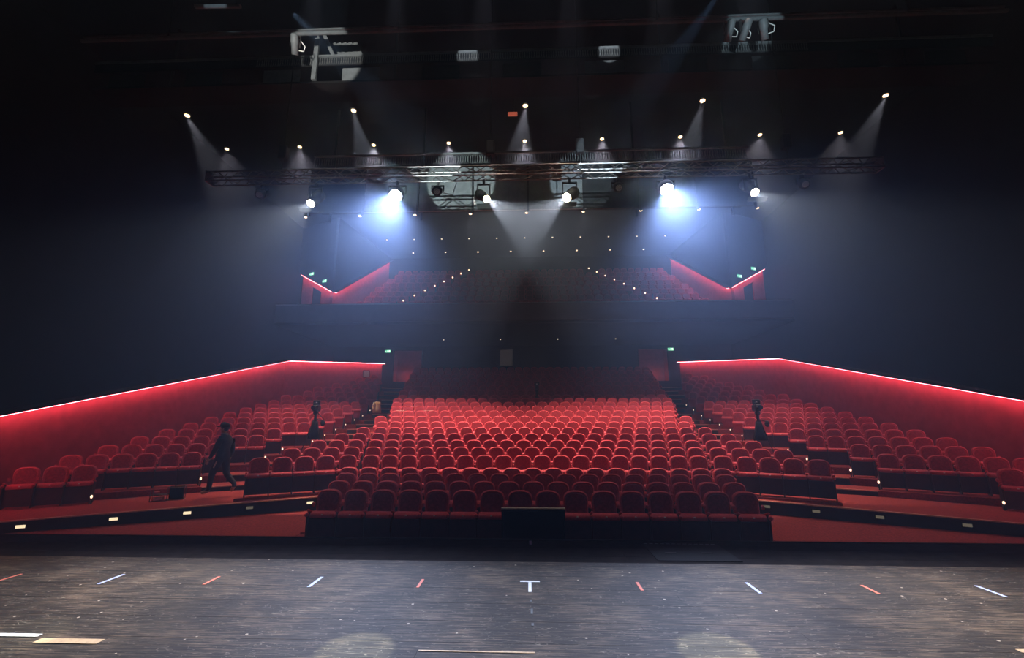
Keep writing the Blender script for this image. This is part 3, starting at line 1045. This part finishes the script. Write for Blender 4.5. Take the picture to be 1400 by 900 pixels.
for i in range(9):
    cs.box((-5.85 + i * 0.085, 0.5 + 0.025 * (i % 2), 0.95), (0.09, 0.03, 0.62), Matrix.Rotation(R(-24), 3, 'Y'))
tag(cs.obj('corrugated_sheet', M_steel, b1), kind='stuff')
for x in (-11, -4, 4, 11):
    MB().box((x, 0.5, 0.65), (0.06, 0.06, 2.5)).obj('hanger', M_dmetal, b1)

pp = thing('lighting_pipe', 'grey pipe above the front catwalk carrying small lamps', 'pipe', (0, 10.3, 12.1))
MB().tube((-12.5, 0, 0), (12.5, 0, 0), 0.055, n=10).obj('bar', M_rig, pp)
MB().box((0, 0.1, 0.16), (25, 0.16, 0.05)).obj('cable_tray', M_rig, pp)
for x in (-10, -3.5, 3.5, 10):
    MB().tube((x, 0, 0), (x, 0, 1.7), 0.02, n=6).obj('hanger', M_dmetal, pp)
def hung(label, x, z, tilt):
    o = thing('hanging_lamp', label, 'stage light', (x, 10.3, 12.05), tilt)
    q = Matrix.Rotation(R(35), 3, 'X')
    rg = [[q @ Vector((math.cos(a) * rr, math.sin(a) * rr, t)) + Vector((0, 0, -0.36)) for a in [2 * math.pi * i / 12 for i in range(12)]] for t, rr in ((-0.2, 0.09), (0.05, 0.09), (0.1, 0.11), (0.28, 0.10), (0.32, 0.05))]
    MB().rings(rg).obj('body', M_steel, o, True)
    MB().box((0.12, 0, -0.19), (0.02, 0.05, 0.36)).box((-0.12, 0, -0.19), (0.02, 0.05, 0.36)).box((0, 0, -0.02), (0.26, 0.05, 0.02)).obj('yoke', M_metal, o)
    pts = [(0.10, 0.02, -0.1), (0.25, 0.02, -0.28), (0.22, 0.05, -0.42), (0.05, 0.08, -0.40)]
    MB().path([Vector(p) for p in pts], 0.012).obj('cable', M_white, o)
hung('small lamp with white cable hanging from the ceiling pipe at far left', -6.35, 0, 0.3)
hung('small lamp hanging from the ceiling pipe at right, inner one', 5.75, 0, 0.4)
hung('small lamp hanging from the ceiling pipe at right, outer one', 6.25, 0, -0.5)
hung('small lamp hanging from the ceiling pipe at right, beside the corrugated sheet', 5.35, 0, 0.1)

cbar = thing('ceiling_bar', 'short pale bar under the ceiling near the upper left corner', 'bar', (-7.9, 9.35, 12.05))
MB().tube((-0.6, 0, 0.02), (0.6, 0, -0.02), 0.05, n=8).obj('tube', M_steel, cbar)
for x in (-0.5, 0.5):
    MB().tube((x, 0, 0), (x, 0, CZ - 12.05 - 0.002), 0.012, n=6).obj('hanger', M_dmetal, cbar)
lamp('back_beam', 'SPOT', (-4.2, -3.5, 4.5), (-7.95, 9.35, 12.03), 6000, (0.6, 0.8, 1.0), None, 0.03, R(2.4), 0.5)
b2 = thing('lighting_bridge', 'deep black lighting bridge behind the truss with panelled front', 'catwalk', (0, 15.0, 9.0))
for i in range(8):
    MB().box((-7.0 + 2.0 * i, 0, 0.93), (1.96, 0.06, 1.72)).obj('front_panel', M_steel if i in (1, 2, 3, 4) else M_dmetal, b2)
for i in range(9):
    MB().box((-8.0 + 2.0 * i, -0.05, 0.9), (0.07, 0.06, 1.9)).obj('post', M_dmetal, b2)
MB().box((0, 0.5, 0.55), (16, 1.0, 0.08)).obj('deck', M_black, b2)
MB().box((0, -0.02, 2.36), (16, 0.06, 0.06)).obj('guard_rail', M_steel, b2)
tag(mesh_strip(MB(), -8, 8, -0.02, 1.95, 2.3, 0.09).obj('mesh_guard', M_steel, b2), kind='stuff')
for x in (-7.5, -4, 4, 7.5):
    MB().box((x, 0.6, 2.4), (0.07, 0.07, 4.8)).obj('hanger', M_dmetal, b2)
MB().box((-2.9, -0.12, 0.95), (0.5, 0.08, 0.5), Matrix.Rotation(R(15), 3, 'Y')).obj('junction_box', M_steel, b2)
MB().tube((-1.9, -0.1, 0.25), (-1.95, -0.1, 0.55), 0.04, n=8).obj('white_bracket', M_white, b2)
tag(MB().rbox((-0.05, 0, 0), (0.36, 0.10, 0.14), 0.02).obj('red_case', mat('faded_red_box', (0.6, 0.16, 0.12), 0.5, emit=(0.9, 0.2, 0.12), strength=0.35), loc=(-0.5, 14.9, 12.9)), 'small glowing red box by the middle ceiling light', 'box')
tag(MB().tube((0, 0, 0), (0, 0, 0.92), 0.02, n=6).obj('support_rod', M_dmetal, bpy.data.objects['red_case']))

for x in (-5.6, -3.4, -1.1, 1.1, 3.4, 5.6):        # fill lamps added for the front rows, unseen above the picture
    lamp('unseen_front_fill', 'SPOT', (x, 9.7, 13.3), (x * 1.06, 10.3, 0), P_FRONT, (1.0, 0.76, 0.66), None, 0.06, R(30), 0.8)

# unseen lamps behind and over the stage that catch the bridges and the boards
CL = (0.80, 0.93, 1.0)
for p, t, c, pw, cl in (((-4.2, -3.5, 4.5), (-5.75, 11.3, 12.1), 6.6, 17000, (0.95, 0.98, 1.0)), ((3.5, -3.5, 4.5), (6.05, 10.4, 11.95), 5.6, 9000, (0.60, 0.82, 1.0)),
                        ((-1, -3.5, 4.5), (-1.72, 11.2, 12.03), 2.3, 22000, (0.75, 0.85, 1.0)), ((2, -3.5, 4.5), (2.36, 11.2, 12.05), 2.3, 22000, (0.75, 0.85, 1.0))):
    lamp('back_beam', 'SPOT', p, t, pw, cl, None, 0.03, R(c), 0.3)
for p, t, c, pw, cl in (((-2.55, 4.0, 6.0), (-2.45, 15.0, 10.2), 12.5, 9500, (0.75, 0.93, 1.0)), ((2.0, 4.0, 6.0), (1.95, 15.0, 10.1), 11.5, 8000, (0.62, 0.82, 1.0))):
    lamp('back_beam', 'SPOT', p, t, pw, cl, None, 0.03, R(c), 0.15)
for x, c, k in ((-7.2, (1.0, 0.74, 0.52), 0.1), (-4.8, (1.0, 0.78, 0.56), 0.35), (-2.4, (1.0, 0.86, 0.70), 1.3), (0, (0.9, 0.93, 1.0), 0.8), (2.4, (1.0, 0.86, 0.68), 1.5), (4.8, (1.0, 0.78, 0.54), 1.5), (7.2, (1.0, 0.74, 0.5), 0.5)):
    lamp('back_beam', 'SPOT', (x, 1.3, 9.5), (x, 2.0, 0), P_WASH * k, c, None, 0.03, R(44), 0.12)  # overhead wash added to light the boards evenly, lamps out of view
for x, y, c, pw in ((-1.29, 3.64, 3.6, 14000), (1.36, 3.74, 3.6, 17000), (-4.05, 3.70, 5.0, 3500)):
    lamp('back_beam', 'SPOT', (x * 1.05, 1.0, 9.0), (x, y, 0), pw, (0.86, 1.0, 0.94), None, 0.03, R(c), 0.25)

# ------------------------------------------------------------------ objects in the hall
sc = thing('floor_screen', 'black screen with thin pale top edge standing before the front row', 'screen', (0.05, 8.45, -0.65))
MB().rbox((0, 0, 0.385), (1.12, 0.10, 0.76), 0.015).obj('panel', M_black, sc)
MB().rbox((0, -0.005, 0.775), (1.13, 0.11, 0.018), 0.004).obj('top_edge', mat('pale_edge', (0.45, 0.40, 0.34), 0.45, noise=0.2), sc)
MB().box((0, -0.053, 0.385), (1.04, 0.006, 0.68)).obj('glass', mat('dark_glass', (0.008, 0.008, 0.009), 0.25, noise=0.1), sc)
for x in (-0.45, 0.45):
    MB().rbox((x, 0.02, 0.045), (0.10, 0.5, 0.09), 0.015).obj('foot', M_dmetal, sc)


def camera_stand(label, loc, rz, h, cover):
    o = thing('camera_tripod', label, 'camera', loc, rz)
    for k in range(3):
        a = R(90 + 120 * k)
        e = Vector((math.cos(a) * 0.42, math.sin(a) * 0.42, 0.01)); t = Vector((math.cos(a) * 0.05, math.sin(a) * 0.05, h * 0.68))
        m_ = e.lerp(t, 0.5)
        l = MB().tube(e, m_, 0.018, n=7).tube(m_, t, 0.026, n=7).obj('leg', M_dmetal, o)
        MB().ball(e + Vector((0, 0, 0.015)), 0.035, 8, 4).obj('rubber_foot', M_black, l)
    MB().tube((0, 0, h * 0.62), (0, 0, h * 0.80), 0.05, n=10).obj('column', M_dmetal, o)
    MB().rbox((0, 0, h * 0.83), (0.16, 0.18, 0.12), 0.03).obj('fluid_head', M_dmetal, o)
    MB().tube((0.05, 0.08, h * 0.83), (0.16, 0.50, h * 0.70), 0.014, n=6).obj('pan_handle', M_dmetal, o)
    b = MB().rbox((0, 0.05, h * 0.93), (0.20, 0.42, 0.24), 0.035).obj('camera_body', M_dmetal, o)
    MB().tube((0, -0.16, h * 0.93), (0, -0.36, h * 0.93), 0.075, 0.085, n=12).obj('lens', M_black, b)
    MB().rbox((0.0, 0.02, h * 0.93 + 0.21), (0.26, 0.05, 0.17), 0.015).obj('monitor', M_dmetal, o)
    MB().box((0.0, -0.01, h * 0.93 + 0.21), (0.06, 0.01, 0.04)).obj('tally_patch', M_white, o)
    MB().path([Vector((-0.08, 0.1, h * 0.93 + 0.12)), Vector((-0.08, 0.05, h * 0.93 + 0.19)), Vector((-0.08, -0.1, h * 0.93 + 0.19)), Vector((-0.08, -0.14, h * 0.93 + 0.12))], 0.014).obj('carry_handle', M_dmetal, o)
    if cover:
        rg = []
        for (z, r) in ((h * 0.30, 0.20), (h * 0.42, 0.17), (h * 0.55, 0.12), (h * 0.66, 0.09)):
            rg.append([Vector((math.cos(2 * math.pi * i / 12) * r * (1 + 0.12 * (i % 2)), math.sin(2 * math.pi * i / 12) * r, z)) for i in range(12)])
        MB().rings(rg).obj('weight_bag', M_black, o, True)
        MB().ball((0.28, 0.0, h * 0.62), 0.09, 8, 5, (1, 0.8, 1.3)).tube((0.05, 0, h * 0.7), (0.28, 0, h * 0.66), 0.015, n=6).obj('side_controller', M_dmetal, o)
    return o


camera_stand('black video camera on a tripod in the left aisle', (-8.05, 16.95, 0.45), R(8), 1.78, True)
camera_stand('black video camera on a tripod in the right aisle', (8.15, 16.7, 0.42), R(-8), 1.80, True)
camera_stand('small black camera on a tripod among the rear centre seats', (0.38, 23.2, 1.83), 0, 1.55, False)

# wire rack with bright things inside, and a cable along the platform
rk = thing('equipment_rack', 'small black wire rack with white bags before the left seats', 'rack', (-9.35, 11.9, -0.38), R(28))
rk.scale = (0.7, 0.8, 0.8)
fr = MB()
for x in (-0.5, 0.0, 0.5):
    for y in (-0.16, 0.16):
        fr.tube((x, y, 0), (x, y, 0.44 if x > -0.4 else 0.36), 0.014, n=6)
for z in (0.03, 0.42):
    for y in (-0.16, 0.16):
        fr.tube((0.0 if z > 0.1 else -0.5, y, z), (0.5, y, z), 0.014, n=6)
    for x in (0.0, 0.5):
        fr.tube((x, -0.16, z), (x, 0.16, z), 0.014, n=6)
fr.obj('frame', M_metal, rk)
MB().rbox((-0.27, -0.05, 0.09), (0.32, 0.16, 0.10), 0.03).obj('white_bag', M_white, rk)
MB().rbox((-0.36, 0.02, 0.27), (0.16, 0.14, 0.06), 0.015).obj('small_box', M_redwall, rk)
MB().box((-0.25, 0, 0.20), (0.5, 0.3, 0.02)).obj('shelf', M_dmetal, rk)
MB().rbox((0.25, 0.04, 0.22), (0.42, 0.2, 0.34), 0.02).obj('black_case', M_black, rk)
cb = MB()
pts = []
for i in range(25):
    t = i / 24
    pts.append(Vector((-10.6 + 3.0 * t, 10.78 + 1.75 * t + 0.06 * math.sin(9 * t) + 0.0, PLZ + 0.016)))
cb.path(pts, 0.014)
tag(cb.obj('floor_cable', M_tan), 'pale cable trailing along the platform edge below the rack', 'cable')
# pale papers left on seats, coat, notice, small screen
for i, (x, y, z) in enumerate(((-5.45, 21.25, 2.30), (-5.75, 20.35, 2.08), (-4.55, 20.4, 2.08))):
    tag(MB().rbox((0, 0, 0), (0.42, 0.20, 0.012), 0.003).obj('paper_sheet', M_plate, loc=(x, y, z)), 'pale paper lying across rear centre seat backs, %s of three' % ('uppermost', 'lower left one', 'lower right one')[i], 'paper', 'papers on the rear seats')
ct = thing('folded_coat', 'beige coat draped over a stool at the top of left stairs', 'coat', (-7.62, 22.6, 2.02), 0.2)
rg = []
for (z, a, b_) in ((0.0, 0.20, 0.16), (0.18, 0.19, 0.15), (0.38, 0.15, 0.13), (0.50, 0.17, 0.12), (0.55, 0.08, 0.06)):
    rg.append([Vector((math.cos(2 * math.pi * i / 14) * a * (1 + 0.10 * math.sin(i * 2.1)), math.sin(2 * math.pi * i / 14) * b_, z)) for i in range(14)])
MB().rings(rg).obj('cloth', mat('beige_cloth', (0.42, 0.30, 0.17), 0.9, noise=0.2), ct, True)
MB().path([Vector((-0.14, -0.13, 0.5)), Vector((-0.19, -0.17, 0.3)), Vector((-0.17, -0.18, 0.08))], 0.045, 8).obj('sleeve', MATS['beige_cloth'], ct, True)
nt_ = MB().rbox((0, 0, 0), (0.26, 0.03, 0.42), 0.006).obj('notice', mat('orange_paper', (0.55, 0.22, 0.10), 0.6), loc=(-4.95, BY - 0.02, 5.05))
tag(nt_, 'small orange notice on the dark wall under the balcony', 'notice')
ms = thing('small_monitor', 'small grey monitor at the top of the left side block', 'monitor', (-10.35, 28.2, 3.1), 0.2)
MB().rbox((0, 0, 1.45), (0.42, 0.06, 0.44), 0.02).obj('casing', M_dmetal, ms)
MB().box((0, -0.034, 1.45), (0.34, 0.008, 0.36)).obj('display', mat('grey_display', (0.25, 0.22, 0.22), 0.4, emit=(0.5, 0.4, 0.4), strength=0.10), ms)
MB().tube((0, 0.02, 0), (0, 0.02, 1.25), 0.03, n=8).obj('stand', M_dmetal, ms)

# ------------------------------------------------------------------ the walking person
def skin_body(name, verts, edges, radii, root, mats_fn, mats, parent=None, sub=2):
    me = bpy.data.meshes.new(name)
    me.from_pydata(verts, edges, [])
    o = bpy.data.objects.new(name, me)
    COL.objects.link(o)
    sk = o.modifiers.new('skin', 'SKIN')
    sk.use_smooth_shade = True
    sv = me.skin_vertices[0].data
    for i, rr in enumerate(radii):
        sv[i].radius = rr if isinstance(rr, tuple) else (rr, rr)
        sv[i].use_root = i == root
    su = o.modifiers.new('sub', 'SUBSURF'); su.levels = su.render_levels = sub
    dg = bpy.context.evaluated_depsgraph_get()
    m2 = bpy.data.meshes.new_from_object(o.evaluated_get(dg))
    o.modifiers.clear()
    o.data = m2
    bpy.data.meshes.remove(me)
    m2.materials.clear()
    for m_ in mats: m2.materials.append(m_)
    for p in m2.polygons:
        p.use_smooth = True
        p.material_index = mats_fn(p.center)
    if parent: o.parent = parent
    return o


M_jacket = mat('black_jacket', (0.010, 0.011, 0.014), 0.85, noise=0.3, nscale=15)
M_trouser = mat('dark_trousers', (0.022, 0.016, 0.016), 0.9, noise=0.3, nscale=15)
M_skin = mat('skin', (0.42, 0.22, 0.14), 0.6, noise=0.1)
M_shoe = mat('beige_shoes', (0.40, 0.28, 0.17), 0.7, noise=0.15)
M_hair = mat('dark_hair', (0.015, 0.010, 0.008), 0.7, noise=0.3)

per = thing('person', 'person in black jacket and dark cap walking in the left aisle', 'person', (-8.32, 12.3, -0.285), 0.0)
V, Ed, Rd = [], [], []
def J(p, r, link_to=None):
    V.append(p); Rd.append(r)
    if link_to is not None: Ed.append((link_to, len(V) - 1))
    return len(V) - 1
pel = J((0.02, 0, 0.98), (0.165, 0.165))
wai = J((0.02, 0, 1.12), (0.155, 0.16), pel)
che = J((0.01, 0, 1.32), (0.172, 0.20), wai)
sho = J((0.02, 0, 1.47), (0.10, 0.14), che)
nec = J((-0.005, 0, 1.56), 0.058, sho)
jaw = J((-0.045, 0, 1.64), (0.075, 0.07), nec)
hed = J((-0.03, 0, 1.73), (0.10, 0.082), jaw)
top = J((-0.02, 0, 1.81), (0.075, 0.065), hed)
# arms: near one (toward the stage) forward and low, far one back
for sy, el, wr, hd in ((-1, (-0.03, -0.27, 1.16), (-0.17, -0.24, 0.95), (-0.22, -0.23, 0.90)), (1, (0.10, 0.27, 1.17), (0.04, 0.26, 0.93), (0.02, 0.26, 0.86))):
    a = J((0.03, sy * 0.19, 1.44), 0.085, sho)
    b = J(el, 0.068, a)
    c = J(wr, 0.040, b)
    J(hd, (0.042, 0.026), c)
# legs: near leg forward to -x, far leg trailing
for sy, hp, kn, an, to in ((-1, (0.00, -0.10, 0.92), (-0.15, -0.11, 0.52), (-0.19, -0.11, 0.11), (-0.38, -0.12, 0.05)), (1, (0.04, 0.10, 0.92), (0.10, 0.11, 0.52), (0.38, 0.11, 0.24), (0.28, 0.11, 0.06))):
    a = J(hp, 0.118, pel)
    b = J(kn, 0.084, a)
    c = J(an, 0.06, b)
    d_ = J(to, (0.042, 0.045), c)
def fn(c):
    x, y, z = c
    if z > 1.585: return 2
    if z > 0.935 and not (x < -0.165 and z < 0.965): 
        return 0
    if abs(y) > 0.195: return 2
    if z < 0.115 or (x > 0.2 and z < 0.19): return 3
    return 1
body = skin_body('body', V, Ed, Rd, 0, fn, [M_jacket, M_trouser, M_skin, M_shoe], per)
# fingers, rooted in the palms
def hand(px, py, pz, s, nm):
    vs, es, rs = [], [], []
    def add(p, r, l=None):
        vs.append(p); rs.append(r)
        if l is not None: es.append((l, len(vs) - 1))
        return len(vs) - 1
    root = add((px, py, pz + 0.02), 0.02)
    for i, (dx, ln) in enumerate(((-0.034, 0.066), (-0.012, 0.075), (0.010, 0.070), (0.031, 0.055))):
        k = add((px + dx, py, pz - 0.035), 0.0095, root)
        m1 = add((px + dx - 0.008, py - s * 0.005, pz - 0.035 - ln * 0.5), 0.009, k)
        add((px + dx - 0.004, py + s * 0.012, pz - 0.035 - ln), 0.007, m1)
    t = add((px - 0.042, py + s * 0.01, pz - 0.0), 0.011, root)
    add((px - 0.062, py + s * 0.02, pz - 0.04), 0.009, t)
    return skin_body('fingers', vs, es, rs, 0, lambda c: 0, [M_skin], body, 1)
hand(-0.23, -0.23, 0.885, 1, 'near')
hand(0.015, 0.26, 0.85, -1, 'far')
hr = MB(); hr.ball((-0.005, 0, 1.755), 0.112, 14, 8, (1.0, 0.86, 1.0)); hr.obj('hair', M_hair, body, True)
cp_ = MB()
rg = []
for (z, r) in ((1.765, 0.128), (1.82, 0.124), (1.865, 0.095), (1.885, 0.04)):
    rg.append([Vector((-0.02 + math.cos(2 * math.pi * i / 16) * r, math.sin(2 * math.pi * i / 16) * r * 0.86, z + 0.012 * math.cos(2 * math.pi * i / 16) * -1)) for i in range(16)])
cp_.rings(rg)
cap = cp_.obj('cap', M_jacket, body, True)
bm_ = MB()
bm_.rings([[Vector((-0.12, yv, 1.775 + dz)) for yv, dz in ((-0.085, 0), (0.085, 0), (0.085, 0.014), (-0.085, 0.014))],
           [Vector((-0.24, yv, 1.755 + dz)) for yv, dz in ((-0.055, 0), (0.055, 0), (0.055, 0.012), (-0.055, 0.012))]])
bm_.obj('brim', M_jacket, cap)
MB().rings([[Vector((-0.125, -0.014, 1.72)), Vector((-0.125, 0.014, 1.72)), Vector((-0.155, 0.01, 1.685)), Vector((-0.155, -0.01, 1.685))],
            [Vector((-0.10, -0.012, 1.735)), Vector((-0.10, 0.012, 1.735)), Vector((-0.10, 0.016, 1.68)), Vector((-0.10, -0.016, 1.68))]]).obj('nose', M_skin, body)
for sy in (-1, 1):
    MB().ball((-0.118, sy * 0.034, 1.728), 0.012, 8, 5).obj('eye', M_plate, body, True)
    MB().ball((0.0, sy * 0.088, 1.70), 0.03, 8, 5, (0.7, 0.35, 1.2)).obj('ear', M_skin, body, True)
MB().ball((-0.118, 0, 1.645), 0.026, 8, 5, (0.5, 1.0, 0.3)).obj('mouth', mat('lips', (0.3, 0.1, 0.08), 0.6), body, True)
cl = MB()
rg = []
for (z, r) in ((1.53, 0.088), (1.575, 0.078), (1.60, 0.082), (1.57, 0.092)):
    rg.append([Vector((-0.005 + math.cos(2 * math.pi * i / 14) * r, math.sin(2 * math.pi * i / 14) * r, z)) for i in range(14)])
cl.rings(rg, False, False).obj('collar', mat('grey_collar', (0.20, 0.14, 0.13), 0.9, noise=0.2), body, True)

# ------------------------------------------------------------------ haze in the hall
mh = bpy.data.materials.new('haze')
mh.use_nodes = True
nt = mh.node_tree
nt.nodes.clear()
out = nt.nodes.new('ShaderNodeOutputMaterial')
add = nt.nodes.new('ShaderNodeAddShader')
for k, (share, g) in enumerate(((0.78, 0.875), (0.27, 0.64))):      # forward glow of fine droplets and a broader scatter
    vs_ = nt.nodes.new('ShaderNodeVolumeScatter')
    vs_.inputs['Color'].default_value = (0.50, 0.66, 1.0, 1)
    vs_.inputs['Density'].default_value = HAZE * share
    vs_.inputs['Anisotropy'].default_value = g
    nt.links.new(vs_.outputs[0], add.inputs[k])
nt.links.new(add.outputs[0], out.inputs['Volume'])
hz = MB().box((0, 13.0, 6.4), (2 * UX - 0.04, 39, 14.6)).obj('haze', mh)
tag(hz, 'thin stage haze filling the whole hall', 'haze', None, 'stuff')
